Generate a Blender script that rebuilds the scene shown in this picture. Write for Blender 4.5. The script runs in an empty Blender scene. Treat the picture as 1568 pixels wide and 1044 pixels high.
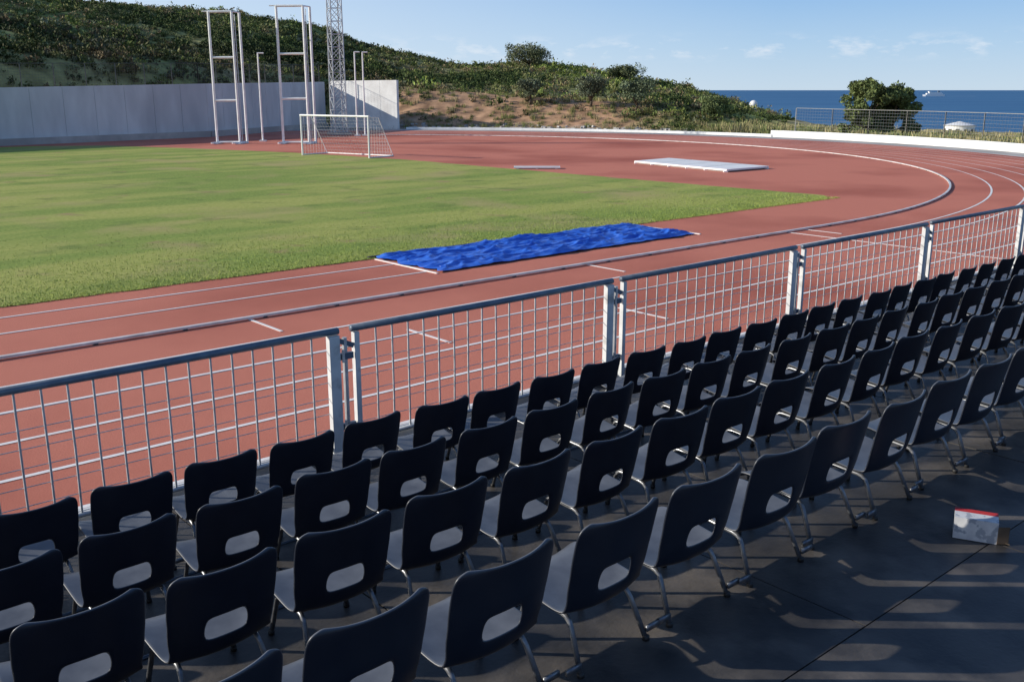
import bpy, bmesh, math, random
import numpy as np
from mathutils import Vector, Matrix, noise

random.seed(7); rng = np.random.default_rng(7)
sc = bpy.context.scene
ANG = math.atan2(.6573, .7537)
CA, SA = math.cos(ANG), math.sin(ANG)
def W(t, p, z=0.0): return (CA*t - SA*p, SA*t + CA*p, z)
CX, CY, _ = W(26.7, 50.6); R_IN = 34.6; R_TR = 44.4; R_OUT = 47.2

# ---------------------------------------------------------------- materials
def new_mat(name):
    m = bpy.data.materials.new(name); m.use_nodes = True
    nt = m.node_tree; b = nt.nodes['Principled BSDF']
    return m, nt, b
def rgba(c): return (c[0], c[1], c[2], 1)
def noise_mat(name, c1, c2, scale=5, rough=.6, detail=6, bump=0, bscale=None, metal=0, spec=.5, c3=None, scale2=.3, stretch=None, lo=.35, hi=.65, bdist=.02, c3lo=.45, c3hi=.68):
    m, nt, b = new_mat(name)
    tc = nt.nodes.new('ShaderNodeTexCoord'); mp = nt.nodes.new('ShaderNodeMapping')
    nt.links.new(tc.outputs['Object'], mp.inputs[0])
    if stretch: mp.inputs['Scale'].default_value = stretch
    n = nt.nodes.new('ShaderNodeTexNoise'); n.inputs['Scale'].default_value = scale; n.inputs['Detail'].default_value = detail
    nt.links.new(mp.outputs[0], n.inputs[0])
    r = nt.nodes.new('ShaderNodeValToRGB'); r.color_ramp.elements[0].color = rgba(c1); r.color_ramp.elements[1].color = rgba(c2)
    r.color_ramp.elements[0].position = lo; r.color_ramp.elements[1].position = hi
    nt.links.new(n.outputs[0], r.inputs[0])
    out = r.outputs[0]
    if c3 is not None:
        n2 = nt.nodes.new('ShaderNodeTexNoise'); n2.inputs['Scale'].default_value = scale2; n2.inputs['Detail'].default_value = 6
        nt.links.new(mp.outputs[0], n2.inputs[0])
        r2 = nt.nodes.new('ShaderNodeValToRGB'); r2.color_ramp.elements[0].position = c3lo; r2.color_ramp.elements[1].position = c3hi
        nt.links.new(n2.outputs[0], r2.inputs[0])
        mx = nt.nodes.new('ShaderNodeMix'); mx.data_type = 'RGBA'
        nt.links.new(r2.outputs[0], mx.inputs[0]); nt.links.new(out, mx.inputs[6]); mx.inputs[7].default_value = rgba(c3)
        out = mx.outputs[2]
    nt.links.new(out, b.inputs['Base Color'])
    b.inputs['Roughness'].default_value = rough; b.inputs['Metallic'].default_value = metal
    b.inputs['Specular IOR Level'].default_value = spec
    if bump:
        n3 = nt.nodes.new('ShaderNodeTexNoise'); n3.inputs['Scale'].default_value = bscale or scale*4; n3.inputs['Detail'].default_value = 4
        nt.links.new(tc.outputs['Object'], n3.inputs[0])
        bp = nt.nodes.new('ShaderNodeBump'); bp.inputs['Strength'].default_value = bump; bp.inputs['Distance'].default_value = bdist
        nt.links.new(n3.outputs[0], bp.inputs['Height']); nt.links.new(bp.outputs[0], b.inputs['Normal'])
    return m
M = {}
M['track'] = noise_mat('track_rubber', (.56,.180,.120), (.70,.255,.180), 60, .85, 3, .3, 300, c3=(.43,.125,.085), scale2=.13, spec=.2)
M['white'] = noise_mat('white_paint', (.84,.85,.85), (.92,.92,.91), 6, .5, c3=(.74,.74,.72), scale2=1.5)
M['postpaint'] = noise_mat('post_paint', (.60,.62,.63), (.72,.74,.74), 9, .5, c3=(.42,.42,.41), scale2=7, c3lo=.55, c3hi=.7)
M['line'] = noise_mat('line_paint', (.84,.80,.78), (.92,.90,.88), 9, .7, c3=(.74,.58,.52), scale2=2.2, c3lo=.55, c3hi=.8)
M['concrete'] = noise_mat('concrete', (.40,.39,.37), (.50,.48,.46), 1.2, .85, c3=(.34,.33,.32), scale2=.2, bump=.2)
M['galv'] = noise_mat('galvanised_steel', (.46,.48,.50), (.62,.64,.66), 14, .45, metal=.3)
M['rail'] = noise_mat('painted_rail', (.10,.135,.185), (.16,.205,.26), 8, .42, metal=.2)
M['alu'] = noise_mat('aluminium_kerb', (.70,.70,.70), (.84,.84,.83), 5, .4, c3=(.56,.54,.52), scale2=2)
M['chrome'] = noise_mat('chair_steel', (.16,.17,.19), (.30,.31,.33), 20, .35, metal=.6)
M['dark'] = noise_mat('dark_post', (.06,.065,.06), (.10,.10,.09), 5, .7)
M['wire'] = noise_mat('fence_wire', (.36,.36,.34), (.46,.46,.43), 5, .7)
M['dwire'] = noise_mat('dark_fence_wire', (.10,.10,.09), (.15,.15,.13), 5, .8)
M['net'] = noise_mat('net_cord', (.6,.6,.6), (.75,.75,.75), 5, .8)
M['black'] = noise_mat('black_rubber', (.02,.02,.02), (.04,.04,.04), 5, .6)
M['bark'] = noise_mat('bark', (.06,.045,.03), (.14,.11,.08), 6, .9)
M['deck'] = noise_mat('deck_boards', (.035,.034,.036), (.085,.078,.072), 3.5, .42, 9, .5, 45, c3=(.20,.175,.15), scale2=2.6, spec=.45, bdist=.004, c3lo=.5, c3hi=.78)
M['red'] = noise_mat('red_print', (.55,.03,.03), (.65,.05,.04), 5, .5)
M['card'] = noise_mat('cardboard', (.10,.07,.045), (.17,.12,.08), 9, .8)
M['boxwhite'] = noise_mat('printed_card', (.62,.63,.65), (.74,.75,.76), 25, .6, c3=(.40,.43,.48), scale2=18, c3lo=.55, c3hi=.6)

def grass_mat():
    m, nt, b = new_mat('pitch_grass')
    tc = nt.nodes.new('ShaderNodeTexCoord')
    def nz(s, d, stretch=None):
        mp = nt.nodes.new('ShaderNodeMapping'); nt.links.new(tc.outputs['Object'], mp.inputs[0])
        if stretch: mp.inputs['Scale'].default_value = stretch
        n = nt.nodes.new('ShaderNodeTexNoise'); n.inputs['Scale'].default_value = s; n.inputs['Detail'].default_value = d
        nt.links.new(mp.outputs[0], n.inputs[0]); return n.outputs[0]
    def ramp(i, a, bb, p0, p1):
        r = nt.nodes.new('ShaderNodeValToRGB'); r.color_ramp.elements[0].color = rgba(a); r.color_ramp.elements[1].color = rgba(bb)
        r.color_ramp.elements[0].position = p0; r.color_ramp.elements[1].position = p1
        nt.links.new(i, r.inputs[0]); return r.outputs[0]
    def mix(f, a, bb):
        mx = nt.nodes.new('ShaderNodeMix'); mx.data_type = 'RGBA'; nt.links.new(f, mx.inputs[0])
        for s, v in ((6, a), (7, bb)):
            if isinstance(v, tuple): mx.inputs[s].default_value = rgba(v)
            else: nt.links.new(v, mx.inputs[s])
        return mx.outputs[2]
    fine = ramp(nz(9, 8), (.19,.275,.055), (.33,.41,.10), .3, .7)
    stripes = ramp(nz(.35, 4, (.22, 1, 1)), (0,0,0), (1,1,1), .42, .58)
    c = mix(stripes, fine, ramp(nz(7, 8), (.33,.37,.085), (.49,.49,.15), .3, .7))
    bare = ramp(nz(.25, 8), (0,0,0), (.85,.85,.85), .53, .70)
    c = mix(bare, c, (.46,.38,.17))
    spots = ramp(nz(.7, 8), (0,0,0), (.6,.6,.6), .56, .70)
    c = mix(spots, c, (.15,.22,.055))
    worn = ramp(nz(.55, 9), (0,0,0), (.8,.8,.8), .63, .72)
    c = mix(worn, c, (.40,.28,.15))
    nt.links.new(c, b.inputs['Base Color']); b.inputs['Roughness'].default_value = .9
    b.inputs['Specular IOR Level'].default_value = .15
    bp = nt.nodes.new('ShaderNodeBump'); bp.inputs['Strength'].default_value = .6; bp.inputs['Distance'].default_value = .04
    nt.links.new(nz(25, 6), bp.inputs['Height']); nt.links.new(bp.outputs[0], b.inputs['Normal'])
    return m
M['grass'] = grass_mat()

def plastic():
    m, nt, b = new_mat('chair_plastic')
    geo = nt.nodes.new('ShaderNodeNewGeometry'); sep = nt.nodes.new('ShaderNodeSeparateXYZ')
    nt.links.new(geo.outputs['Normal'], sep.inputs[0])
    tc = nt.nodes.new('ShaderNodeTexCoord'); n = nt.nodes.new('ShaderNodeTexNoise'); n.inputs['Scale'].default_value = 9; n.inputs['Detail'].default_value = 6
    oi = nt.nodes.new('ShaderNodeObjectInfo'); add = nt.nodes.new('ShaderNodeVectorMath'); add.operation = 'ADD'
    nt.links.new(tc.outputs['Object'], add.inputs[0]); nt.links.new(oi.outputs['Location'], add.inputs[1]); nt.links.new(add.outputs[0], n.inputs[0])
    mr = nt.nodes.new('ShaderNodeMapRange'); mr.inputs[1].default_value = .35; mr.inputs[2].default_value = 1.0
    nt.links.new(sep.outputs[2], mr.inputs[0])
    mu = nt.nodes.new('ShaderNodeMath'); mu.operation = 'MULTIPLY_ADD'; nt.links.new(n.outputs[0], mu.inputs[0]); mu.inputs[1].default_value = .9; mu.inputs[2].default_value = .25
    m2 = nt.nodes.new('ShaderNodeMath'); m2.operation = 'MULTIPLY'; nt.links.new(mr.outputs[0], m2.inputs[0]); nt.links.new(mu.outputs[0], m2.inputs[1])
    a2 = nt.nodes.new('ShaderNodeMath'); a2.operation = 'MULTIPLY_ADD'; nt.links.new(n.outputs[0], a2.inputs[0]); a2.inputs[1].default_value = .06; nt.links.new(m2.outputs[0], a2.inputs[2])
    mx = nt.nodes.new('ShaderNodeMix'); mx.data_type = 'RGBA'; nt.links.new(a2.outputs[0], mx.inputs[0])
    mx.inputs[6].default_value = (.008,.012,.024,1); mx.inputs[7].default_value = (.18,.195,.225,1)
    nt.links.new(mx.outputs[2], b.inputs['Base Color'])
    rr = nt.nodes.new('ShaderNodeMapRange'); rr.inputs[3].default_value = .30; rr.inputs[4].default_value = .5
    nt.links.new(n.outputs[0], rr.inputs[0]); nt.links.new(rr.outputs[0], b.inputs['Roughness'])
    return m
M['plastic'] = plastic()

def attr_mat(name, rough=.85, transl=0, mul_scale=None):
    m, nt, b = new_mat(name)
    a = nt.nodes.new('ShaderNodeAttribute'); a.attribute_name = 'Col'
    out = a.outputs['Color']
    if mul_scale:
        tc = nt.nodes.new('ShaderNodeTexCoord'); n = nt.nodes.new('ShaderNodeTexNoise'); n.inputs['Scale'].default_value = mul_scale; n.inputs['Detail'].default_value = 8
        nt.links.new(tc.outputs['Object'], n.inputs[0])
        r = nt.nodes.new('ShaderNodeMapRange'); r.inputs[1].default_value=.3; r.inputs[2].default_value=.7; r.inputs[3].default_value=.5; r.inputs[4].default_value=1.45
        nt.links.new(n.outputs[0], r.inputs[0])
        vm = nt.nodes.new('ShaderNodeVectorMath'); vm.operation='SCALE'; nt.links.new(out, vm.inputs[0]); nt.links.new(r.outputs[0], vm.inputs['Scale'])
        out = vm.outputs[0]
    nt.links.new(out, b.inputs['Base Color']); b.inputs['Roughness'].default_value = rough
    b.inputs['Specular IOR Level'].default_value = .15
    return m
M['leaf'] = attr_mat('foliage', .7)
M['soil'] = attr_mat('terrain_soil', .95, mul_scale=.8)

# ---------------------------------------------------------------- builder
class B:
    def __init__(s): s.v=[]; s.f=[]; s.m=[]; s.mats=[]
    def mi(s, key):
        if key not in s.mats: s.mats.append(key)
        return s.mats.index(key)
    def add(s, vs, fs, key):
        o=len(s.v); s.v += [tuple(x) for x in vs]; k=s.mi(key)
        for f in fs: s.f.append(tuple(i+o for i in f)); s.m.append(k)
    def box(s, c, d, key, rz=0, rot=None):
        x,y,z = [q/2 for q in d]
        vs=[Vector((a*x,b*y,e*z)) for a in(-1,1) for b in(-1,1) for e in(-1,1)]
        if rot is None: rot = Matrix.Rotation(rz,3,'Z')
        vs=[rot@v+Vector(c) for v in vs]
        s.add(vs,[(0,1,3,2),(4,6,7,5),(0,4,5,1),(2,3,7,6),(0,2,6,4),(1,5,7,3)],key)
    def box2(s, a, b, key): s.box([(a[i]+b[i])/2 for i in range(3)],[abs(b[i]-a[i]) for i in range(3)],key)
    def tube(s, pts, r, key, n=6, r2=None, cap=True):
        pts=[Vector(p) for p in pts]; N=len(pts); vs=[]
        for i,p in enumerate(pts):
            d=(pts[min(i+1,N-1)]-pts[max(i-1,0)]).normalized()
            up=Vector((0,0,1)) if abs(d.z)<.95 else Vector((1,0,0))
            a=d.cross(up).normalized(); b=a.cross(d)
            rr = r if r2 is None else r+(r2-r)*i/(N-1)
            for k in range(n):
                q=2*math.pi*k/n; vs.append(p+a*math.cos(q)*rr+b*math.sin(q)*rr)
        fs=[]
        for i in range(N-1):
            for k in range(n):
                k2=(k+1)%n; fs.append((i*n+k,i*n+k2,(i+1)*n+k2,(i+1)*n+k))
        if cap: fs.append(tuple(range(n))[::-1]); fs.append(tuple((N-1)*n+k for k in range(n)))
        s.add(vs,fs,key)
    def ribbon(s, inner, outer, z, key):
        n=len(inner); vs=[(a[0],a[1],z) for a in inner]+[(a[0],a[1],z) for a in outer]
        s.add(vs,[(i+1,i,n+i,n+i+1) for i in range(n-1)],key)
    def wallstrip(s, inner, outer, z0, z1, key):
        n=len(inner)
        vs=[(a[0],a[1],z0) for a in inner]+[(a[0],a[1],z0) for a in outer]+[(a[0],a[1],z1) for a in inner]+[(a[0],a[1],z1) for a in outer]
        fs=[]
        for i in range(n-1):
            fs += [(2*n+i,2*n+i+1,3*n+i+1,3*n+i),(i,2*n+i,2*n+i+1,i+1)[::-1],(n+i,n+i+1,3*n+i+1,3*n+i)]
        fs += [(0,n,3*n,2*n),(n-1,2*n-1,4*n-1,3*n-1)]
        s.add(vs,fs,key)
    def obj(s, name, tp=False, smooth=False, loc=None, rz=None, parent=None):
        me=bpy.data.meshes.new(name); me.from_pydata(s.v,[],s.f); 
        for k in s.mats: me.materials.append(M[k])
        me.polygons.foreach_set('material_index', s.m)
        bm=bmesh.new(); bm.from_mesh(me); bmesh.ops.recalc_face_normals(bm, faces=bm.faces); bm.to_mesh(me); bm.free()
        if smooth:
            me.polygons.foreach_set('use_smooth',[True]*len(me.polygons))
        me.update()
        o=bpy.data.objects.new(name,me); sc.collection.objects.link(o)
        if tp: o.rotation_euler[2]=ANG
        if loc: o.location=loc
        if rz is not None: o.rotation_euler[2]=rz
        if parent: o.parent=parent
        return o
def empty(name, loc=(0,0,0), rz=0):
    e=bpy.data.objects.new(name,None); e.location=loc; e.rotation_euler[2]=rz; sc.collection.objects.link(e); return e

# ---------------------------------------------------------------- terrain
def arc(R, a0, a1, n): return [(CX+R*math.cos(a), CY+R*math.sin(a)) for a in np.linspace(a0,a1,n)]
poly = [(-62,41),(-37.2,72.5),(-26.2,86.6),(-20.0,108.0),(-11.8,103.5)]
aS = math.atan2(103.5-CY, -11.8-CX)
poly += arc(47.8, aS-.02, ANG-math.pi/2, 70)
poly += [W(-60,2.8)[:2], W(-60,40)[:2]]
PL = np.array(poly)
def sdist(X, Y):
    d = np.full(X.shape, 1e9); ins = np.zeros(X.shape, bool)
    n=len(PL)
    for i in range(n):
        ax,ay=PL[i]; bx,by=PL[(i+1)%n]
        ex,ey=bx-ax,by-ay; L=ex*ex+ey*ey
        tt=np.clip(((X-ax)*ex+(Y-ay)*ey)/L,0,1)
        d=np.minimum(d,np.hypot(X-ax-tt*ex,Y-ay-tt*ey))
        c=((ay>Y)!=(by>Y)) & (X < (bx-ax)*(Y-ay)/((by-ay) if by!=ay else 1e-9)+ax)
        ins ^= c
    return np.where(ins,-d,d)
def ss(x,a,b):
    q=np.clip((x-a)/(b-a),0,1); return q*q*(3-2*q)
AZ=[-1.2,-.764,-.506,-.351,-.27,-.196,-.119,-.054,.01,.075,.107,.172,.223,.269,.333,.6]
AH=[20.8,21,18.4,17.0,16.0,14.0,10.1,8.4,7.9,6.9,5.9,4.2,1.7,-1.0,-2.8,-3.2]
def height(X,Y):
    d=sdist(X,Y); az=X/np.maximum(Y,15.); A=np.interp(az,AZ,AH)*ss(Y,15,45)
    h=np.where(A>0, A*(.40*ss(d,.3,10)+.60*ss(d,10,80)) - .13*np.maximum(d-95,0), A*np.clip(d/75,0,1)-.035*np.maximum(d-75,0)*ss(Y,15,45))
    h = h - 62*ss(d,250,380)
    h = np.maximum(h, -75)
    return h, d, az
x0,x1,y0,y1,st = -260,460,-90,520,2.5
xs=np.arange(x0,x1+.1,st); ys=np.arange(y0,y1+.1,st)
GX,GY=np.meshgrid(xs,ys)
GH,GD,GA=height(GX,GY)
nzv=np.array([noise.fractal(Vector((x*.07,y*.07,0)),1,2,4) for x,y in zip(GX.ravel(),GY.ravel())]).reshape(GX.shape)
nz2=np.array([noise.fractal(Vector((x*.02,y*.02,9)),1,2,3) for x,y in zip(GX.ravel(),GY.ravel())]).reshape(GX.shape)
GH = GH + nzv*1.2*ss(GD,2,18)*(GD<260) - .06
ny,nx=GX.shape
me=bpy.data.meshes.new('hillside_terrain')
V=np.stack([GX.ravel(),GY.ravel(),GH.ravel()],1)
idx=np.arange(nx*ny).reshape(ny,nx)
Fq=np.stack([idx[:-1,:-1],idx[:-1,1:],idx[1:,1:],idx[1:,:-1]],-1).reshape(-1,4)
me.from_pydata(V.tolist(),[],Fq.tolist())
soil=np.array([.46,.28,.17]); dry=np.array([.34,.29,.14]); grn=np.array([.20,.25,.08]); grey=np.array([.36,.34,.31])
w_soil=(ss(GD,0,2)*(1-ss(GD,10,20))*ss(GA,-.15,-.11)*(1-ss(GA,.10,.18)))
k=np.clip(.5+nz2*1.2+nzv*.6,0,1)
col=dry[None,None]*(1-k[...,None])+grn[None,None]*k[...,None]
rt=ss(GA,.24,.28)[...,None]; col=col*(1-rt)+dry*1.3*rt
col=col*(1-w_soil[...,None])+soil*w_soil[...,None]
ins=(GD<1.0)[...,None]; col=np.where(ins,grey,col)
ca=me.color_attributes.new('Col','FLOAT_COLOR','POINT')
ca.data.foreach_set('color',np.concatenate([col.reshape(-1,3),np.ones((nx*ny,1))],1).ravel())
me.polygons.foreach_set('use_smooth',[True]*len(me.polygons))
me.materials.append(M['soil'])
ter=bpy.data.objects.new('hillside_terrain',me); sc.collection.objects.link(ter)
def gz(X,Y):
    fx=(np.asarray(X)-x0)/st; fy=(np.asarray(Y)-y0)/st
    i=np.clip(fx.astype(int),0,nx-2); j=np.clip(fy.astype(int),0,ny-2); u=fx-i; v=fy-j
    return GH[j,i]*(1-u)*(1-v)+GH[j,i+1]*u*(1-v)+GH[j+1,i]*(1-u)*v+GH[j+1,i+1]*u*v

# sea
m, nt, b = new_mat('sea_water')
tc=nt.nodes.new('ShaderNodeTexCoord'); mp=nt.nodes.new('ShaderNodeMapping'); mp.inputs['Scale'].default_value=(.0006,.004,1)
nt.links.new(tc.outputs['Object'],mp.inputs[0]); n=nt.nodes.new('ShaderNodeTexNoise'); n.inputs['Scale'].default_value=1; n.inputs['Detail'].default_value=7
nt.links.new(mp.outputs[0],n.inputs[0]); r=nt.nodes.new('ShaderNodeValToRGB')
r.color_ramp.elements[0].position=.35; r.color_ramp.elements[1].position=.7
r.color_ramp.elements[0].color=(.04,.135,.29,1); r.color_ramp.elements[1].color=(.075,.20,.36,1)
nt.links.new(n.outputs[0],r.inputs[0]); nt.links.new(r.outputs[0],b.inputs['Base Color'])
b.inputs['Roughness'].default_value=.6; b.inputs['Specular IOR Level'].default_value=.1
M['sea']=m
bb=B(); S=60000; bb.add([(-S,-S,0),(S,-S,0),(S,S,0),(-S,S,0)],[(0,1,2,3)],'sea'); bb.obj('sea',loc=(0,0,-60))

# ---------------------------------------------------------------- track
def outline(R, tmin=-60, n=90):
    p_near=50.6-R; pts=[(tmin,p_near)]
    for a in np.linspace(-math.pi/2, math.pi/2, n): pts.append((26.7+R*math.cos(a), 50.6+R*math.sin(a)))
    pts.append((tmin,50.6+R)); return pts
bb=B()
o=outline(R_TR); bb.add([(p[0],p[1],0) for p in o],[tuple(range(len(o)))],'track'); bb.obj('running_track',tp=True,loc=(0,0,0.0))
bb=B(); bb.ribbon(outline(R_TR),outline(R_OUT),-.004,'concrete'); bb.obj('concrete_path',tp=True)
bb=B()
for i in range(1,9):
    R=R_IN+.35+1.22*i
    w=.075 if i<8 else .11
    bb.ribbon(outline(R-w/2),outline(R+w/2),.006,'line')
for t,pa,pb in [(7.7,16,14.8),(16.3,16,14.8),(9.4,13.5,12.3),(24.5,16,7),(25.4,16,14.8),(13.4,12.3,11.1)]:
    bb.box2((t-.03,pb,.0042),(t+.03,pa,.0105),'line')
for p in (17.75,19.05):
    bb.box2((-50,p-.03,.004),(12.9,p+.03,.010),'line')
bb.obj('lane_markings',tp=True)
bb=B()
def rail_out(R):
    pts=[(t,50.6-R) for t in np.linspace(-60,24,22)]
    for a in np.linspace(-math.pi/2,.82,80): pts.append((26.7+R*math.cos(a),50.6+R*math.sin(a)))
    return pts
bb.wallstrip(rail_out(R_IN-.04),rail_out(R_IN+.04),.018,.060,'alu')
for i in range(0,56):
    t=-58+i*1.5; bb.box((t,50.6-R_IN,.012),(.07,.10,.024),'black')
for a in np.arange(-math.pi/2,.8,1.5/R_IN):
    bb.box((26.7+R_IN*math.cos(a),50.6+R_IN*math.sin(a),.012),(.10,.08,.024),'black',rz=a)
bb.obj('track_kerb_rail',tp=True)
gp=[(-90,20),(20,20.0),(33.4,20.1),(34.3,20.9),(34.2,24),(33.9,31),(33.5,48),(31.8,58),(29,66.6),(25.5,74.5),(21,77),(-90,77)]
dense=[]
for i in range(len(gp)):
    a=Vector(gp[i]); c=Vector(gp[(i+1)%len(gp)]); n_=max(1,int((c-a).length/.25)) if i<10 else 1
    for q in range(n_):
        pt=a.lerp(c,q/n_); 
        e=.09*noise.fractal(Vector((pt.x*1.3,pt.y*1.3,3)),1,2,3) if i<9 else 0
        dense.append((pt.x+e,pt.y+e,0))
bb=B(); bb.add(dense,[tuple(range(len(dense)))],'grass'); bb.obj('pitch_grass',tp=True,loc=(0,0,.012))
def quad_mesh(name, V, F, C, mat, parent=None):
    me=bpy.data.meshes.new(name); nv=len(V); nf=len(F)
    me.vertices.add(nv); me.vertices.foreach_set('co',V.astype(np.float32).ravel())
    k=F.shape[1]
    me.loops.add(nf*k); me.loops.foreach_set('vertex_index',F.astype(np.int32).ravel())
    me.polygons.add(nf); me.polygons.foreach_set('loop_start',np.arange(0,nf*k,k,dtype=np.int32)); me.polygons.foreach_set('loop_total',np.full(nf,k,dtype=np.int32))
    me.update(calc_edges=True)
    ca=me.color_attributes.new('Col','FLOAT_COLOR','POINT'); ca.data.foreach_set('color',np.concatenate([C,np.ones((nv,1))],1).astype(np.float32).ravel())
    me.materials.append(mat); o=bpy.data.objects.new(name,me); sc.collection.objects.link(o)
    if parent: o.parent=parent
    return o
N=50000
tt=rng.uniform(0,34,N); pp=20+np.abs(rng.normal(0,1,N))**1.5*2.5-.04
ok=(pp<40); tt=tt[ok];pp=pp[ok];N=len(tt)
X=CA*tt-SA*pp; Y=SA*tt+CA*pp; hh=rng.uniform(.015,.04,N); an=rng.uniform(0,6.28,N); w=rng.uniform(.005,.012,N)
dx=np.cos(an)*w; dy=np.sin(an)*w; lx=rng.normal(0,.02,N); ly=rng.normal(0,.02,N)
V=np.stack([np.stack([X-dx,Y-dy,np.full(N,.01)],1),np.stack([X+dx,Y+dy,np.full(N,.01)],1),np.stack([X+lx,Y+ly,.012+hh],1)],1).reshape(-1,3)
cb=np.array([.28,.37,.095])[None]*rng.uniform(.7,1.4,(N,1))+np.array([.10,.06,.0])*rng.uniform(0,1,(N,1))
quad_mesh('grass_blades',V,np.arange(3*N).reshape(-1,3),np.repeat(cb,3,0),M['leaf'])

bb=B()
aw = math.atan2(86.6-CY,22.4-CX)
bb.wallstrip(arc(47.2,aS-.02,aw,50),arc(47.55,aS-.02,aw,50),-.05,.22,'white')
bb.obj('track_edge_kerb')
bb=B()
bb.wallstrip(arc(47.3,aw+.003,ANG-math.pi/2+.2,60),arc(47.6,aw+.003,ANG-math.pi/2+.2,60),-.3,.55,'white')
bb.obj('low_white_wall')

# ---------------------------------------------------------------- big grey wall
M['wall']=noise_mat('wall_concrete',(.60,.61,.62),(.70,.71,.72),1.0,.85,c3=(.50,.51,.53),scale2=.35,stretch=(1,1,.3),bump=.15)
M['wallwhite']=noise_mat('wall_white_render',(.80,.80,.78),(.88,.88,.86),1.5,.8,c3=(.72,.71,.69),scale2=.6)
def wallseg(bb,a,b,ha,hb,th,key,panel=2.4):
    a=Vector(a);b=Vector(b);d=(b-a);L=d.length;d.normalize();nrm=Vector((d.y,-d.x))
    n=max(1,round(L/panel))
    for i in range(n):
        s0=L*i/n+.02; s1=L*(i+1)/n-.02
        h0=ha+(hb-ha)*i/n; h1=ha+(hb-ha)*(i+1)/n
        p0=a+d*s0;p1=a+d*s1;q0=p0-nrm*th;q1=p1-nrm*th
        vs=[(p0.x,p0.y,-.3),(p1.x,p1.y,-.3),(q1.x,q1.y,-.3),(q0.x,q0.y,-.3),(p0.x,p0.y,h0),(p1.x,p1.y,h1),(q1.x,q1.y,h1),(q0.x,q0.y,h0)]
        bb.add(vs,[(0,1,5,4),(1,2,6,5),(2,3,7,6),(3,0,4,7),(4,5,6,7)],key)
    p0=a-nrm*.03;p1=b-nrm*.03;q0=a-nrm*(th-.05);q1=b-nrm*(th-.05)
    vs=[(p0.x,p0.y,-.3),(p1.x,p1.y,-.3),(q1.x,q1.y,-.3),(q0.x,q0.y,-.3),(p0.x,p0.y,ha-.03),(p1.x,p1.y,hb-.03),(q1.x,q1.y,hb-.03),(q0.x,q0.y,ha-.03)]
    bb.add(vs,[(0,1,5,4),(1,2,6,5),(2,3,7,6),(3,0,4,7),(4,5,6,7)],key)
bb=B()
wp=[((-62,41),3.9),((-37.2,72.5),4.1),((-26.2,86.6),4.45),((-20.0,108.0),4.75)]
for (a,ha),(b_,hb) in zip(wp[:-1],wp[1:]): wallseg(bb,a,b_,ha,hb,.35,'wall')
for (a,ha),(b_,hb) in zip(wp[:-1],wp[1:]):
    a=Vector(a);b2=Vector(b_);d=(b2-a).normalized();nrm=Vector((d.y,-d.x))
    for off,hz in ((.25,.5),):
        p0=a+nrm*off;p1=b2+nrm*off
        vs=[(p0.x,p0.y,-.2),(p1.x,p1.y,-.2),(b2.x,b2.y,-.2),(a.x,a.y,-.2),(p0.x,p0.y,hz),(p1.x,p1.y,hz),(b2.x,b2.y,hz),(a.x,a.y,hz)]
        bb.add(vs,[(0,1,5,4),(1,2,6,5),(3,0,4,7),(4,5,6,7)],'concrete')
bb.obj('concrete_wall')
bb=B(); wallseg(bb,(-19.3,107.6),(-11.8,103.5),4.85,4.9,.35,'wallwhite',2.1); bb.obj('white_end_wall')

def wirefence(name, pts, h, post, postkey, sp=.2, pr=.035, wr=.009, wk='wire'):
    bb=B()
    for (a,za),(b_,zb) in zip(pts[:-1],pts[1:]):
        a=Vector((*a,za));b2=Vector((*b_,zb));L=(b2-a).length;n=max(1,round(L/post))
        for i in range(n+1): 
            q=a.lerp(b2,i/n); bb.tube([q-Vector((0,0,.8)),q+Vector((0,0,h))],pr,postkey,5)
        m_=int(L/sp)
        for i in range(m_):
            q=a.lerp(b2,(i+.5)/m_); bb.tube([q,q+Vector((0,0,h))],wr,wk,3,cap=False)
        for j in range(int(h/sp)+1):
            z=Vector((0,0,j*sp)); bb.tube([a+z,b2+z],wr,wk,3,cap=False)
        bb.tube([a+Vector((0,0,h)),b2+Vector((0,0,h))],.022,postkey,4)
    return bb.obj(name)
wirefence('wall_top_fence',[((-63,41.8),3.9),((-38,73.2),4.1),((-27,87.2),4.45),((-20.6,108.3),4.75)],1.7,2.6,'dwire',.22,wr=.007,wk='dwire',pr=.045)
fa=arc(50.0,aw-.01,-.25,14)
wirefence('boundary_fence',[((x,y),float(gz(x,y))) for x,y in fa],2.5,3.0,'wire',.25,pr=.04,wr=.008)

# ---------------------------------------------------------------- foliage
def shrub_templates(n, leaves, flat=1.0):
    T=[]
    for _ in range(n):
        nc=rng.integers(5,10); cc=rng.normal(0,.45,(nc,3)); cc[:,2]=np.abs(cc[:,2])*.55+.15; rr=rng.uniform(.2,.42,nc)
        k=rng.integers(0,nc,leaves); d=rng.normal(0,1,(leaves,3)); d/=np.linalg.norm(d,axis=1)[:,None]
        P=cc[k]+d*(rr[k]*rng.uniform(.5,1.15,leaves))[:,None]; P[:,2]=np.maximum(P[:,2]*flat,-.05)
        u=rng.normal(0,1,(leaves,3)); u[:,2]=np.abs(u[:,2])+.3; u/=np.linalg.norm(u,axis=1)[:,None]
        w=np.cross(u,rng.normal(0,1,(leaves,3))); w/=np.linalg.norm(w,axis=1)[:,None]
        s=rng.uniform(.045,.13,(leaves,1))
        Q=np.stack([P-u*s*1.5,P-w*s*.7,P+u*s*1.5,P+w*s*.7],1)
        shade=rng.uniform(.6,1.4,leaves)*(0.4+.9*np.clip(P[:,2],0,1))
        T.append((Q,shade))
    return T
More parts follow.
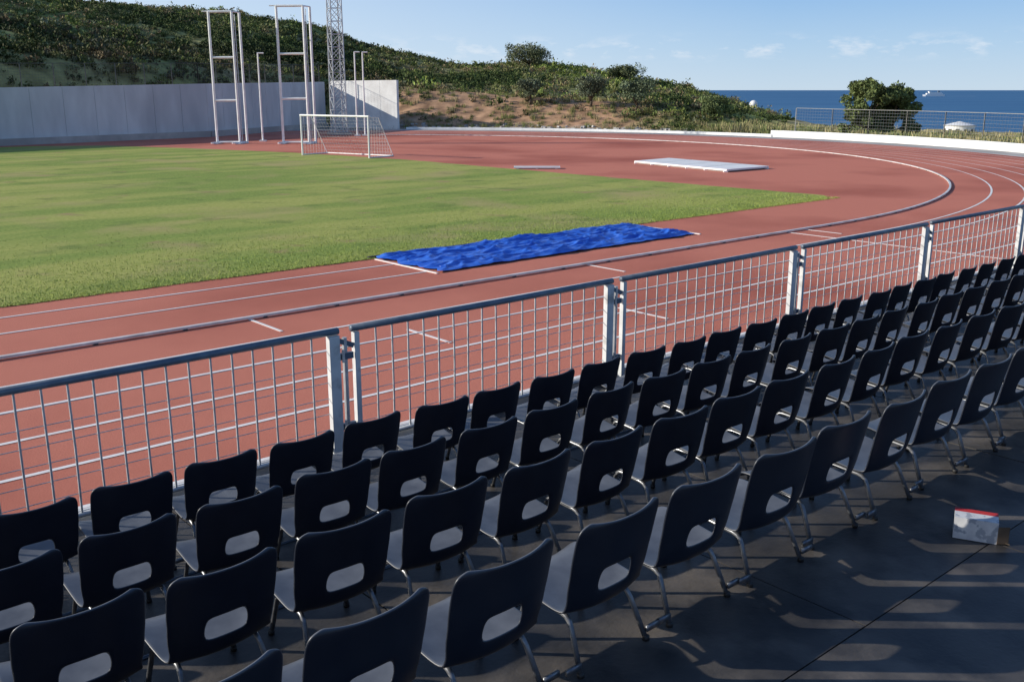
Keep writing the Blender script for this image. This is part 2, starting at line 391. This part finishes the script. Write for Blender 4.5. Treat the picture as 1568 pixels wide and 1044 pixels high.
def scatter(name, pos, scl, colr, T, zs=None):
    Vs=[];Cs=[]
    for i in range(len(pos)):
        Q,sh=T[rng.integers(0,len(T))]; a=rng.uniform(0,6.28); c,s=math.cos(a),math.sin(a)
        R=np.array([[c,-s,0],[s,c,0],[0,0,1 if zs is None else zs[i]]])
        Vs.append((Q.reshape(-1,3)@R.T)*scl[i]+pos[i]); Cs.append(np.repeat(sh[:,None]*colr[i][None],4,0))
    V=np.concatenate(Vs);C=np.concatenate(Cs)
    return quad_mesh(name,V,np.arange(len(V)).reshape(-1,4),C,M['leaf'])
pal=np.array([[.07,.105,.034],[.10,.145,.042],[.17,.215,.065],[.25,.26,.10],[.32,.25,.14],[.19,.21,.13],[.27,.34,.085]])
T=shrub_templates(10,90)
N=58000
X=rng.uniform(-130,48,N);Y=rng.uniform(40,200,N)
h_,d_,a_=height(X,Y)
nn=np.array([noise.noise(Vector((x*.05,y*.05,5))) for x,y in zip(X,Y)])
dens=np.where((a_>-.12)&(a_<.12)&(d_<14),.08,.66)*(.35+1.4*np.clip(nn+.35,0,1))
keep=(d_>1.5)&(d_<88)&(a_>-.60)&(a_<.275)&(rng.uniform(0,1,N)<dens)
X,Y,d_,a_,nn=X[keep],Y[keep],d_[keep],a_[keep],nn[keep]
sc_=rng.uniform(.35,1.05,len(X)); sc_[rng.uniform(0,1,len(X))<.08]*=1.6
sc_=np.where((d_<5),sc_*.65,sc_)
nc=np.array([noise.noise(Vector((x*.045,y*.045,15))) for x,y in zip(X,Y)])
ci=np.clip((2.4+nc*8+rng.normal(0,1.6,len(X))),0,6).astype(int)
cols=pal[ci]*rng.uniform(.65,1.2,(len(X),1))
shaded=((a_<-.12)&(d_<38)); cols[shaded]*=.55  # shade on the lower left slope, painted by darkening the scrub colours
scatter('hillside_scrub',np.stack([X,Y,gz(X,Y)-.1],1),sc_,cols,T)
print('shrubs',len(X))
Tg=[]
for _ in range(5):
    n_=70; P=rng.normal(0,.45,(n_,3)); P[:,2]=0; tip=P+rng.normal(0,.15,(n_,3)); tip[:,2]=rng.uniform(.4,1.1,n_)
    w=rng.normal(0,.03,(n_,3)); w[:,2]=0
    Tg.append((np.stack([P-w,P+w,tip+w*.3,tip-w*.3],1),rng.uniform(.6,1.3,n_)))
N=5000
ang=rng.uniform(-.35,aw+.15,N); rr=rng.uniform(48.5,78,N); X=CX+rr*np.cos(ang);Y=CY+rr*np.sin(ang)
nn=np.array([noise.noise(Vector((x*.12,y*.12,5))) for x,y in zip(X,Y)]); k=(nn>-.18)&(X/Y<.62)&((X/Y<.36)|(rng.uniform(0,1,N)<.35))
X,Y=X[k],Y[k]; cp=np.array([[.46,.40,.22],[.40,.36,.18],[.24,.28,.11]])[rng.integers(0,3,len(X))]
scatter('dry_grass',np.stack([X,Y,gz(X,Y)-.05],1),rng.uniform(.45,1.0,len(X)),cp,Tg)
N=700
ang=rng.uniform(aw-.02,aS+.05,N); rr=48+rng.uniform(.4,14,N); X=CX+rr*np.cos(ang);Y=CY+rr*np.sin(ang)
cp=np.array([[.40,.34,.19],[.28,.28,.11],[.18,.22,.07]])[rng.integers(0,3,N)]
scatter('bank_tussocks',np.stack([X,Y,gz(X,Y)-.05],1),rng.uniform(.2,.5,N),cp,Tg)
bb=B()
for i in range(260):
    a=rng.uniform(aw+.03,aS); R=48+rng.uniform(.2,2.2); x,y=CX+R*math.cos(a),CY+R*math.sin(a); s=rng.uniform(.06,.28)
    bb.box((x,y,float(gz(x,y))+s*.25),(s*1.5,s*1.1,s*.8),'concrete',rot=Matrix.Rotation(rng.uniform(0,6),3,'Z')@Matrix.Rotation(rng.uniform(-.5,.5),3,'X'))
bb.obj('rubble_stones')

def tree(name, x, y, H, Wd, col, trunk_r=.16, leaves=5000, z=None, low=.12, seed=1, lz=.5, ls=1.0, cw=.8):
    r=np.random.default_rng(seed); z=float(gz(x,y))-.1 if z is None else z
    e=empty(name,(x,y,z)); bb=B(); ends=[]
    nl=13
    bb.tube([(0,0,0),(.1,.05,H*.2),(0,.1,H*.42)],trunk_r,'bark',8,r2=trunk_r*.6)
    for i in range(nl):
        a=i*2.4+r.uniform(0,.5); rad=Wd/2*r.uniform(.3,cw); hz=H*r.uniform(lz,.92)
        p=(math.cos(a)*rad,math.sin(a)*rad,hz)
        bb.tube([(0,.05,H*.2),(p[0]*.45,p[1]*.45,H*.2+(hz-H*.2)*.6),p],trunk_r*.5,'bark',5,r2=.02); ends.append(p)
    ends.append((0,0,H*.9)); bb.obj('trunk',parent=e,smooth=True)
    C=[];
    for p in ends:
        for _ in range(5):
            q=np.array(p)+r.normal(0,1,3)*[Wd*.12,Wd*.12,H*.09]; C.append((q,r.uniform(.11,.2)*Wd,r.uniform(.55,1.4)))
    k=r.integers(0,len(C),leaves); d=r.normal(0,1,(leaves,3)); d/=np.linalg.norm(d,axis=1)[:,None]
    cc=np.array([c[0] for c in C]); cr=np.array([c[1] for c in C]); cs=np.array([c[2] for c in C])
    P=cc[k]+d*(cr[k]*r.uniform(.4,1.05,leaves))[:,None]*[1,1,.8]; P[:,2]=np.clip(P[:,2],H*low,None)
    u=r.normal(0,1,(leaves,3));u/=np.linalg.norm(u,axis=1)[:,None]; w=np.cross(u,r.normal(0,1,(leaves,3)));w/=np.linalg.norm(w,axis=1)[:,None]
    s=r.uniform(.04,.10,(leaves,1))*ls
    Q=np.stack([P-u*s*1.4,P-w*s*.7,P+u*s*1.4,P+w*s*.7],1).reshape(-1,3)
    cl=np.repeat((cs[k]*r.uniform(.7,1.3,leaves))[:,None]*np.array(col)[None],4,0)
    quad_mesh('crown',Q,np.arange(len(Q)).reshape(-1,4),cl,M['leaf'],parent=e)
    return e
tree('olive_tree',8.3,106.5,3.0,3.0,(.17,.20,.13),seed=2)
tree('olive_tree',1.9,108.5,2.7,2.6,(.17,.20,.12),seed=3)
tree('olive_tree',12.9,104.5,2.9,3.4,(.15,.19,.11),seed=4)
tree('olive_tree',20.5,101.0,2.3,3.0,(.17,.22,.09),seed=5)
tree('olive_tree',-18.0,112.5,3.0,3.0,(.06,.09,.035),seed=6)
tree('pine_tree',30.2,85.5,5.2,3.4,(.13,.165,.06),leaves=17000,seed=7,low=.02,lz=.12,ls=1.3)
tree('pine_tree',32.7,86.5,4.4,3.4,(.11,.145,.055),leaves=17000,seed=12,low=.02,lz=.1,ls=1.3)
tree('carob_tree',2.8,168,3.3,7,(.15,.17,.09),leaves=6000,seed=9,ls=1.4)
tree('carob_tree',17.5,160,2.4,6,(.14,.165,.08),leaves=6000,seed=10,ls=1.4)

# ---------------------------------------------------------------- mast, goal, cage
def lattice(name,x,y,H,w0,w1):
    bb=B(); n=22
    cs=[(-1,-1),(1,-1),(1,1),(-1,1)]
    P=lambda i,k:(cs[k][0]*(w0+(w1-w0)*i/n)/2,cs[k][1]*(w0+(w1-w0)*i/n)/2,H*i/n)
    for k in range(4): bb.tube([P(0,k),P(n,k)],.055,'galv',6)
    for i in range(n):
        for k in range(4):
            k2=(k+1)%4
            bb.tube([P(i,k),P(i+1,k2)],.025,'galv',4); bb.tube([P(i,k2),P(i+1,k)],.025,'galv',4); bb.tube([P(i+1,k),P(i+1,k2)],.025,'galv',4)
    bb.box((0,0,.1),(w0+.6,w0+.6,.3),'concrete')
    bb.box((0,0,H+.1),(3.2,.8,.12),'galv')
    for i in range(4): bb.box((-1.2+.8*i,-.5,H+.5),(.5,.25,.5),'dark')
    bb.obj(name,loc=(x,y,0),rz=.5)
lattice('floodlight_mast',-15.7,91.0,24,1.15,.85)

def goal():
    a=Vector((-13.1,62.3,0));b_=Vector((-8.5,59.3,0)); u=(b_-a);w=u.length;u.normalize()
    e=empty('football_goal',tuple(a)); e.rotation_euler[2]=math.atan2(u.y,u.x)
    bb=B(); h=2.44; D=2.2; T1=.9
    bb.tube([(0,0,0),(0,0,h)],.06,'white',10);bb.tube([(w,0,0),(w,0,h)],.06,'white',10);bb.tube([(-.06,0,h),(w+.06,0,h)],.06,'white',10)
    for x in(0,w):
        bb.tube([(x,0,.04),(x,D,.04)],.04,'white',8); bb.tube([(x,0,h-.03),(x,T1,h-.08),(x,D,.04)],.025,'white',6)
    bb.tube([(0,D,.04),(w,D,.04)],.04,'white',8); bb.obj('goal_frame',parent=e)
    bb=B(); s=.22
    def net(p,q): bb.tube([p,q],.006,'net',3,cap=False)
    n=int(w/s)
    for i in range(n+1):
        x=w*i/n; net((x,T1,h-.08),(x,D,.04)); net((x,0,h),(x,T1,h-.08))
    for j in range(12):
        f=j/11; y=T1+(D-T1)*f; z=(h-.08)*(1-f)+.04*f; net((0,y,z),(w,y,z))
        for x in(0,w): net((x,0,z),(x,y,z))
    for j in range(10):
        y=D*j/9; z=h-.05 if y<T1 else (h-.08)*(1-(y-T1)/(D-T1))
        for x in(0,w): net((x,y,.04),(x,y,z))
    bb.obj('goal_net',parent=e)
goal()
def cage(x,y,H,w,rz):
    bb=B(); r=.10
    for xx,yy in ((0,0),(w,0),(w+.25,.9)):
        bb.tube([(xx,yy,0),(xx,yy,H)],r,'white',8)
    for z in (H,H*.66,H*.335,.12): bb.tube([(0,0,z),(w,0,z)],r*.85,'white',8)
    for z in (H,.12): bb.tube([(w,0,z),(w+.25,.9,z)],.05,'white',6)
    bb.tube([(w,0,.1),(w-.2,-1.1,.1)],.06,'white',6); bb.tube([(0,0,.1),(-.1,-1.0,.1)],.06,'white',6)
    bb.tube([(-.5,0,H+.02),(0,0,H+.02)],.05,'white',6)
    bb.box((0,0,.05),(.5,1.4,.08),'white'); bb.box((w,.2,.05),(.5,1.8,.08),'white')
    bb.tube([(w+.1,.3,0),(w+.1,.3,H*.98)],.03,'galv',6)
    bb.obj('hammer_cage_gate',loc=(x,y,0),rz=rz)
cage(-22.3,75.6,9.5,1.75,-.08)
cage(-17.3,75.6,9.9,2.0,-.08)
def pole(x,y,H):
    bb=B(); bb.tube([(0,0,0),(0,0,H)],.08,'white',8,r2=.06); bb.tube([(-.05,0,H),(.45,0,H)],.06,'white',6); bb.box((0,0,.05),(.5,.5,.1),'white')
    bb.obj('cage_net_pole',loc=(x,y,0))
pole(-19.7,79.0,6.7); pole(-13.6,88.0,7.1); pole(-13.0,88.6,7.1)

bb=B()
A1=Vector((10.65,49.2));A2=Vector((13.3,51.4));A3=Vector((9.1,57.6));A4=Vector((6.8,55.2))
cen=(A1+A2+A3+A4)/4
M['matwhite']=noise_mat('mat_cover_white',(.90,.90,.90),(.95,.95,.94),4,.55,c3=(.84,.84,.83),scale2=1.2,bump=.2,bscale=3)
def slab(z0,z1,key,ins=0):
    q=[cen+(a-cen)*(1-ins) for a in (A1,A2,A3,A4)]
    bb.add([(p.x,p.y,z0) for p in q]+[(p.x,p.y,z1) for p in q],[(3,2,1,0),(4,5,6,7)]+[(i,(i+1)%4,4+(i+1)%4,4+i) for i in range(4)],key)
slab(.07,.15,'matwhite'); slab(.012,.07,'concrete',ins=.04)
for f in np.linspace(0,1,6):
    for s in (0,1):
        q=(A1.lerp(A4,f) if s==0 else A2.lerp(A3,f)); q=cen+(q-cen)*.97
        bb.box((q.x,q.y,.035),(.2,.2,.07),'white')
for f in (.25,.5,.75):
    a=A1.lerp(A4,f);c=A2.lerp(A3,f); d=(c-a); bb.box(((a.x+c.x)/2,(a.y+c.y)/2,.152),(d.length,.03,.006),'concrete',rz=math.atan2(d.y,d.x))
bb.obj('landing_mat_platform')
bb=B()
bb.box((0,0,.075),(2.4,.75,.07),'white');
for x in(-1,0,1): bb.box((x,0,.02),(.12,.6,.04),'white')
bb.box((0,0,.113),(2.3,.04,.01),'concrete')
bb.obj('takeoff_board_cover',loc=(1.3,51.6,0),rz=-.02)

# blue tarpaulin over the sand pit
M['tarp']=noise_mat('blue_tarp',(.02,.11,.62),(.05,.21,.85),3,.36,6,.5,7)
bb=B(); nu,nv=280,80
vs=[]
for i in range(nu+1):
    for j in range(nv+1):
        t=13.05+9.1*i/nu; p=17.45+2.62*j/nv
        ed=min(1,min(i,nu-i,j*2,(nv-j)*2)/8.0)
        rdg=1-abs(noise.noise(Vector((t*.55+p*.5,p*2.6,1))))*2.2
        rd2=1-abs(noise.noise(Vector((t*1.6-p*1.2,p*3.5,4))))*2.5
        rd3=1-abs(noise.noise(Vector((t*.35,p*5.5,14))))*2.0
        z=.022+ (.3+.7*ed)*(.025+.065*max(0,rdg)**3+.035*max(0,rd2)**2+.03*max(0,rd3)**3)
        ey=.09*noise.noise(Vector((t*1.3,0,2)))+.03*noise.noise(Vector((t*4,0,5))); ex=.10*noise.noise(Vector((p*1.5,0,8)))
        if i<10: ex-=.22*noise.noise(Vector((p*2,0,1)))
        vs.append((t+ex,p+ey,z))
bb.add(vs,[(i*(nv+1)+j,(i+1)*(nv+1)+j,(i+1)*(nv+1)+j+1,i*(nv+1)+j+1) for i in range(nu) for j in range(nv)],'tarp')
bb.obj('blue_tarpaulin',tp=True,smooth=True)
bb=B(); 
bb.box2((22.25,17.4,.0),(22.32,20.1,.02),'line'); bb.box2((12.9,20.10,0),(22.4,20.17,.05),'black')
bb.box2((12.93,17.4,0),(12.99,19.9,.02),'line')
bb.obj('sand_pit_frame',tp=True)

# ---------------------------------------------------------------- stand
LIFT=.17
ZD,ZC,ZB,ZA=1.81,1.595,1.385,1.21
tiers=[(.7,2.92,ZD),(2.92,3.93,ZC),(3.93,4.93,ZB),(4.93,6.42,ZA),(-2.4,.7,2.27)]
T0,T1=-5,30
for (pa,pb,z) in tiers:
    bb=B()
    n=max(1,round((pb-pa)/1.1)); wd=(pb-pa)/n
    for k in range(n):
        t=T0-(k%2)*1.2
        while t<T1:
            bb.box2((t+.004,pa+k*wd+.004,z-.03),(t+2.436,pa+(k+1)*wd-.004,z+rng.uniform(-.0015,.0015)),'deck'); t+=2.44
    bb.box2((T0,pb-.05,0.0),(T1,pb-.006,z-.031),'deck')
    bb.box2((T0,pa,z-.16),(T1,pb-.055,z-.035),'black')
    bb.tube([(T0,pb-.012,z+.004),(T1,pb-.012,z+.004)],.010,'rail',5)
    bb.obj('seating_deck',tp=True)
# fence
K=.96; FP=6.55*K; FZ=1.25; FH=4-1.84*K-FZ
def panel(t0,t1):
    e=empty('barrier_fence'); e.rotation_euler[2]=ANG
    dp=random.uniform(-.012,.012); e.location=(-SA*dp,CA*dp,random.uniform(-.006,.008))
    z0=FZ+.07; z1=FZ+FH
    bb=B()
    bb.tube([(t0-.02,FP,z1),((t0+t1)/2,FP+random.uniform(-.01,.01),z1-.004),(t1+.02,FP,z1)],.027,'rail',10); bb.obj('top_rail',parent=e,smooth=True)
    bb=B(); n=18
    for i in range(1,n): 
        t=t0+.05+(t1-t0-.1)*i/n; bb.tube([(t,FP,z0),(t+random.uniform(-.004,.004),FP+random.uniform(-.006,.006),(z0+z1)/2),(t,FP,z1-.02)],.0080,'galv',6,cap=False)
    for j in range(7):
        z=z0+.02+(FH-.16)*j/6.6; bb.tube([(t0+.05,FP+.014,z),(t1-.05,FP+.014,z)],.0035,'galv',4,cap=False)
    bb.tube([(t0,FP,z0),(t1,FP,z0)],.018,'galv',8)
    bb.obj('bars',parent=e,smooth=True)
    bb=B()
    bb.box((t0+.02,FP,(FZ+z1)/2-.02),(.045,.045,z1-FZ-.02),'postpaint')
    bb.box((t1-.03,FP-.01,(FZ+z1)/2-.01),(.09,.05,z1-FZ-.04),'postpaint')
    for z in (FZ+.22,FZ+.78):
        bb.box((t1+.07,FP-.005,z),(.14,.03,.05),'rail'); bb.tube([(t1+.04,FP-.035,z-.04),(t1+.04,FP-.035,z+.06)],.012,'galv',6)
    bb.tube([(t1+.075,FP,FZ),(t1+.075,FP,z1-.06)],.020,'galv',8)
    bb.box((t1+.075,FP-.005,z1-.10),(.16,.02,.04),'rail',rot=Matrix.Rotation(.4,3,'Y'))
    bb.box((t1-.03,FP,FZ+.01),(.14,.14,.015),'galv')
    bb.obj('posts',parent=e)
tj=[K*q for q in [-2.48, .70, 3.93, 7.08, 10.28, 13.52, 16.75, 20.0, 23.2, 26.4, 29.6]]
for a,b_ in zip(tj[:-1],tj[1:]): panel(a+.10,b_-.06)
bb=B(); bb.box2((T0,FP+.06,FZ-.12),(T1,FP+.15,FZ+.045),'alu'); bb.box2((T0,FP+.145,0),(T1,FP+.175,FZ-.05),'concrete'); bb.obj('platform_edge_beam',tp=True)

# ---------------------------------------------------------------- chairs
prof=[(.003,.800),(.006,.790),(.011,.775),(.018,.75),(.028,.71),(.038,.665),(.046,.625),(.053,.587),(.059,.562),(.066,.527),(.073,.490),(.080,.462),(.088,.435),(.100,.412),(.125,.400),(.17,.397),(.22,.402),(.29,.412),(.36,.424),(.42,.433),(.46,.432),(.485,.424),(.497,.412),(.503,.398)]
prof=[(y,z-LIFT) for y,z in prof]
us=[-1,-.95,-.86,-.72,-.56,-.40,-.27,-.1,.1,.27,.40,.56,.72,.86,.95,1]
PR=[Vector((0,a,b)) for a,b in prof]
sl=[0]
for i in range(1,len(PR)): sl.append(sl[-1]+(PR[i]-PR[i-1]).length)
TL=sl[-1]
me=bpy.data.meshes.new('shell'); bm=bmesh.new(); g=[]
for i,p in enumerate(PR):
    tg=(PR[min(i+1,len(PR)-1)]-PR[max(i-1,0)]).normalized()
    nr=Vector((0,-tg.z,tg.y))
    zz=p.z+LIFT
    s=sl[i]; Wd=.230+(.004 if zz>.6 else 0)-.012*math.exp(-((zz-.44)/.05)**2)*(1 if p.y<.15 else 0)
    rc=.055; se=min(s,TL-s)
    if se<rc: Wd=Wd-rc+math.sqrt(max(0,rc*rc-(rc-se)**2))
    row=[]
    for u in us:
        q=p+Vector((u*Wd,0,0))+nr*(.040*abs(u)**2.2*(1.0 if p.y<.12 else .55))
        if abs(abs(u)-.40)<.001 and abs(zz-.587)<.001: q+=Vector((-math.copysign(.016,u),.001,-.007))
        if abs(abs(u)-.40)<.001 and abs(zz-.562)<.001: q+=Vector((-math.copysign(.006,u),0,0))
        if abs(abs(u)-.40)<.001 and abs(zz-.490)<.001: q+=Vector((-math.copysign(.003,u),-.0005,.003))
        row.append(bm.verts.new(q))
    g.append(row)
for i in range(len(PR)-1):
    for j in range(len(us)-1):
        zc=(PR[i].z+PR[i+1].z)/2+LIFT; uc=(us[j]+us[j+1])/2
        if .490<zc<.587 and PR[i].y<.1 and abs(uc)<.40: continue
        bm.faces.new((g[i][j],g[i][j+1],g[i+1][j+1],g[i+1][j]))
bmesh.ops.recalc_face_normals(bm,faces=bm.faces)
bm.to_mesh(me); bm.free()
so=bpy.data.objects.new('shell',me); sc.collection.objects.link(so)
md=so.modifiers.new('s','SOLIDIFY'); md.thickness=.012; md.offset=0
md=so.modifiers.new('b','SUBSURF'); md.levels=1; md.render_levels=1
dg=bpy.context.evaluated_depsgraph_get(); shell=bpy.data.meshes.new_from_object(so.evaluated_get(dg))
bpy.data.objects.remove(so)
bb=B(); 
bb.mi('plastic')
def smoothpath(pts,r=.05):
    out=[Vector(pts[0])]
    for i in range(1,len(pts)-1):
        p=Vector(pts[i]);a=(Vector(pts[i-1])-p).normalized()*r;c=(Vector(pts[i+1])-p).normalized()*r
        for q in (0,.33,.67,1): out.append((p+a)*(1-q)**2+p*2*q*(1-q)+(p+c)*q*q)
    out.append(Vector(pts[-1])); return out
ZL=.385-LIFT
for sx in(-1,1):
    bb.tube(smoothpath([(sx*.195,.43,.005),(sx*.17,.38,ZL+.01),(sx*.17,.15,ZL-.005),(sx*.195,.06,.005)],.04),.0115,'chrome',8)
    bb.tube([(sx*.195,.43,0),(sx*.195,.43,.02)],.015,'black',8); bb.tube([(sx*.195,.06,0),(sx*.195,.06,.02)],.015,'black',8)
    bb.box((sx*.235,.06,.05),(.08,.012,.025),'chrome')
bb.tube([(-.17,.36,ZL),(.17,.36,ZL)],.009,'chrome',6); bb.tube([(-.17,.19,ZL-.007),(.17,.19,ZL-.007)],.009,'chrome',6)
lo=bb.obj('legs'); lm=lo.data
bm=bmesh.new(); bm.from_mesh(shell)
for f in bm.faces: f.material_index=0; f.smooth=True
n0=len(bm.faces); bm.from_mesh(lm); bm.faces.ensure_lookup_table()
for f in bm.faces[n0:]: f.smooth=True
chair=bpy.data.meshes.new('stadium_chair'); bm.to_mesh(chair); bm.free()
for k in bb.mats: chair.materials.append(M[k])
bpy.data.objects.remove(lo)
rows=[(2.30,ZD,3.12),(3.31,ZC,3.64),(4.33,ZB,3.64),(5.30,ZA,4.00)]
for p,z,ph in rows:
    t=ph-.55*9
    while t<24:
        if t>-1.6:
            o=bpy.data.objects.new('stadium_chair',chair); sc.collection.objects.link(o)
            tj_=t+random.uniform(-.015,.015); pj=p+random.uniform(-.018,.018)+.015*math.sin(t*.7+p)
            o.location=W(tj_,pj,z+.001); o.rotation_euler[2]=ANG+random.uniform(-.045,.045)
        t+=.55

# cardboard box
bb=B(); L,Wb,Hb=.20,.13,.11; th=.003
bb.box2((-L/2,-Wb/2,0),(L/2,Wb/2,th),'boxwhite'); bb.box2((-L/2,-Wb/2,th),(L/2,-Wb/2+th,Hb),'boxwhite'); bb.box2((-L/2,Wb/2-th,th),(L/2,Wb/2,Hb),'boxwhite')
bb.box2((-L/2,-Wb/2+th,th),(-L/2+th,Wb/2-th,Hb),'boxwhite')
bb.box2((-L/2,-Wb/2,Hb),(L/2,Wb/2-.045,Hb+th),'boxwhite'); bb.box2((-L/2,Wb/2-.045,Hb),(L/2,Wb/2,Hb+th),'red')
bb.box2((L/2-.02,-Wb/2+th,th),(L/2-.017,Wb/2-th,Hb),'black')  # black sheet just inside the open end, painting the shade within
bb.box((L/2+.026,-Wb/2+.006,.05),(.055,.003,.09),'card',rz=.4); bb.box((L/2+.03,0,.012),(.06,Wb-.02,.003),'card',rot=Matrix.Rotation(.25,3,'Y'))
bb.obj('cardboard_box',loc=(2.34,4.56,ZD+.002),rz=-.42)

# far structures
def disc(bb,r0,z0,r1,z1,key,n=32):
    vs=[(r0*math.cos(2*math.pi*k/n),r0*math.sin(2*math.pi*k/n),z0) for k in range(n)]+[(r1*math.cos(2*math.pi*k/n),r1*math.sin(2*math.pi*k/n),z1) for k in range(n)]
    bb.add(vs,[(k,(k+1)%n,n+(k+1)%n,n+k) for k in range(n)],key)
bb=B()
disc(bb,4.3,-9,4.3,2.6,'white'); disc(bb,4.5,2.6,4.5,2.8,'concrete'); disc(bb,4.5,2.8,.2,3.9,'white'); disc(bb,4.3,2.6,4.5,2.6,'concrete')
for k in range(12): 
    a=k*math.pi/6; bb.box((4.33*math.cos(a),4.33*math.sin(a),1.3),(.08,.9,1.0),'dark',rz=a)
bb.obj('water_tank',loc=(134,300,-9.2))
bb=B()
for i in range(7):
    a=-.3+i*.31; a2=a+.31; disc(bb,.6*math.cos(a),.6*math.sin(a)+1.5,.6*math.cos(min(a2,1.57)),.6*math.sin(min(a2,1.57))+1.5,'white',20)
disc(bb,.5,-5,.5,1.4,'white',16)
bb.obj('radar_dome',loc=(36.2,151,.3),smooth=True)
bb=B(); l=105
hull=[(-l,-14),(l*.8,-14),(l,0),(l*.8,14),(-l,14)]
bb.add([(x,y,0) for x,y in hull]+[(x*1.02,y,16) for x,y in hull],[(0,1,2,3,4),(5,6,7,8,9)]+[(i,(i+1)%5,5+(i+1)%5,5+i) for i in range(5)],'white')
bb.box((-10,0,22),(160,24,12),'white'); bb.box((-15,0,32),(120,20,8),'white'); bb.box((-50,0,42),(18,12,14),'rail'); bb.box((40,0,40),(20,22,8),'white')
for k in range(3): bb.box((-10,-12.3,19+k*4),(150,.8,1.4),'dark')
bb.add([(-l-10,-8,.6),(-l-10,8,.6),(-l-330,22,.6),(-l-330,-30,.6)],[(0,1,2,3)],'line')
bb.obj('cruise_ship',loc=(3900,9350,-60),rz=math.pi+.15)

# ---------------------------------------------------------------- light
EL=math.radians(20.5)
d=Vector((math.cos(EL),.035*math.cos(EL),-math.sin(EL))).normalized()
sl_=bpy.data.lights.new('sun','SUN'); sl_.energy=5.0; sl_.angle=math.radians(.5); sl_.color=(1,.93,.81)
so=bpy.data.objects.new('sun',sl_); sc.collection.objects.link(so); so.rotation_euler=d.to_track_quat('-Z','Y').to_euler()
w=bpy.data.worlds.new('World'); sc.world=w; w.use_nodes=True; nt=w.node_tree; bg=nt.nodes['Background']
sky=nt.nodes.new('ShaderNodeTexSky'); sky.sky_type='NISHITA'; sky.sun_disc=False; sky.sun_elevation=EL; sky.sun_rotation=math.atan2(-d.x,-d.y)%(2*math.pi)
sky.air_density=1.0; sky.dust_density=.3; sky.ozone_density=2.0
tc=nt.nodes.new('ShaderNodeTexCoord'); sep=nt.nodes.new('ShaderNodeSeparateXYZ'); nt.links.new(tc.outputs['Generated'],sep.inputs[0])
def wmix(f,a,b_,bt='MIX'):
    mx=nt.nodes.new('ShaderNodeMix'); mx.data_type='RGBA'; mx.blend_type=bt
    for s,v in ((0,f),(6,a),(7,b_)):
        if hasattr(v,'links'): nt.links.new(v,mx.inputs[s])
        else: mx.inputs[s].default_value=v
    return mx.outputs[2]
gr=nt.nodes.new('ShaderNodeValToRGB'); cr=gr.color_ramp
cr.elements[0].position=0; cr.elements[0].color=(.62,.79,.96,1); cr.elements[1].position=1; cr.elements[1].color=(.06,.135,.31,1)
e=cr.elements.new(.09); e.color=(.30,.55,.92,1); e=cr.elements.new(.04); e.color=(.47,.69,.95,1); e=cr.elements.new(.35); e.color=(.11,.22,.48,1)
nt.links.new(sep.outputs[2],gr.inputs[0])
sc10=nt.nodes.new('ShaderNodeVectorMath'); sc10.operation='SCALE'; sc10.inputs['Scale'].default_value=9.3; nt.links.new(gr.outputs[0],sc10.inputs[0])
base=wmix(.88,sky.outputs[0],sc10.outputs[0])
mr=nt.nodes.new('ShaderNodeMapRange'); mr.inputs[1].default_value=.25; mr.inputs[2].default_value=-.75; mr.inputs[3].default_value=0; mr.inputs[4].default_value=.9
nt.links.new(sep.outputs[0],mr.inputs[0])
mz=nt.nodes.new('ShaderNodeMapRange'); mz.inputs[1].default_value=.1; mz.inputs[2].default_value=.5; mz.inputs[3].default_value=1; mz.inputs[4].default_value=.1
nt.links.new(sep.outputs[2],mz.inputs[0]); mm=nt.nodes.new('ShaderNodeMath'); mm.operation='MULTIPLY'; nt.links.new(mr.outputs[0],mm.inputs[0]); nt.links.new(mz.outputs[0],mm.inputs[1])
base=wmix(mm.outputs[0],base,(8.0,8.9,9.8,1))
mp=nt.nodes.new('ShaderNodeMapping'); mp.inputs['Scale'].default_value=(32,32,95); nt.links.new(tc.outputs['Generated'],mp.inputs[0])
n=nt.nodes.new('ShaderNodeTexNoise'); n.inputs['Scale'].default_value=1; n.inputs['Detail'].default_value=9; n.inputs['Roughness'].default_value=.6; nt.links.new(mp.outputs[0],n.inputs[0])
r=nt.nodes.new('ShaderNodeValToRGB'); r.color_ramp.elements[0].position=.50; r.color_ramp.elements[1].position=.78; nt.links.new(n.outputs[0],r.inputs[0])
band=nt.nodes.new('ShaderNodeValToRGB'); cr=band.color_ramp; cr.elements[0].position=.026; cr.elements[0].color=(0,0,0,1); cr.elements[1].position=.052; cr.elements[1].color=(0,0,0,1)
e=cr.elements.new(.034); e.color=(.8,.8,.8,1); e=cr.elements.new(.041); e.color=(.6,.6,.6,1)
nt.links.new(sep.outputs[2],band.inputs[0])
mu=nt.nodes.new('ShaderNodeMath'); mu.operation='MULTIPLY'; nt.links.new(r.outputs[0],mu.inputs[0]); nt.links.new(band.outputs[0],mu.inputs[1])
out=wmix(mu.outputs[0],base,(9.3,9.4,9.7,1))
nt.links.new(out,bg.inputs[0]); bg.inputs[1].default_value=.1
sc.view_settings.view_transform='Standard'; sc.view_settings.look='None'; sc.view_settings.exposure=0

cam=bpy.data.cameras.new('camera'); co=bpy.data.objects.new('camera',cam); sc.collection.objects.link(co); sc.camera=co
co.location=(0,0,4.0); co.rotation_euler=(math.radians(90-14.4),0,0); cam.sensor_width=36; cam.lens=34.44; cam.clip_end=200000; cam.clip_start=.05
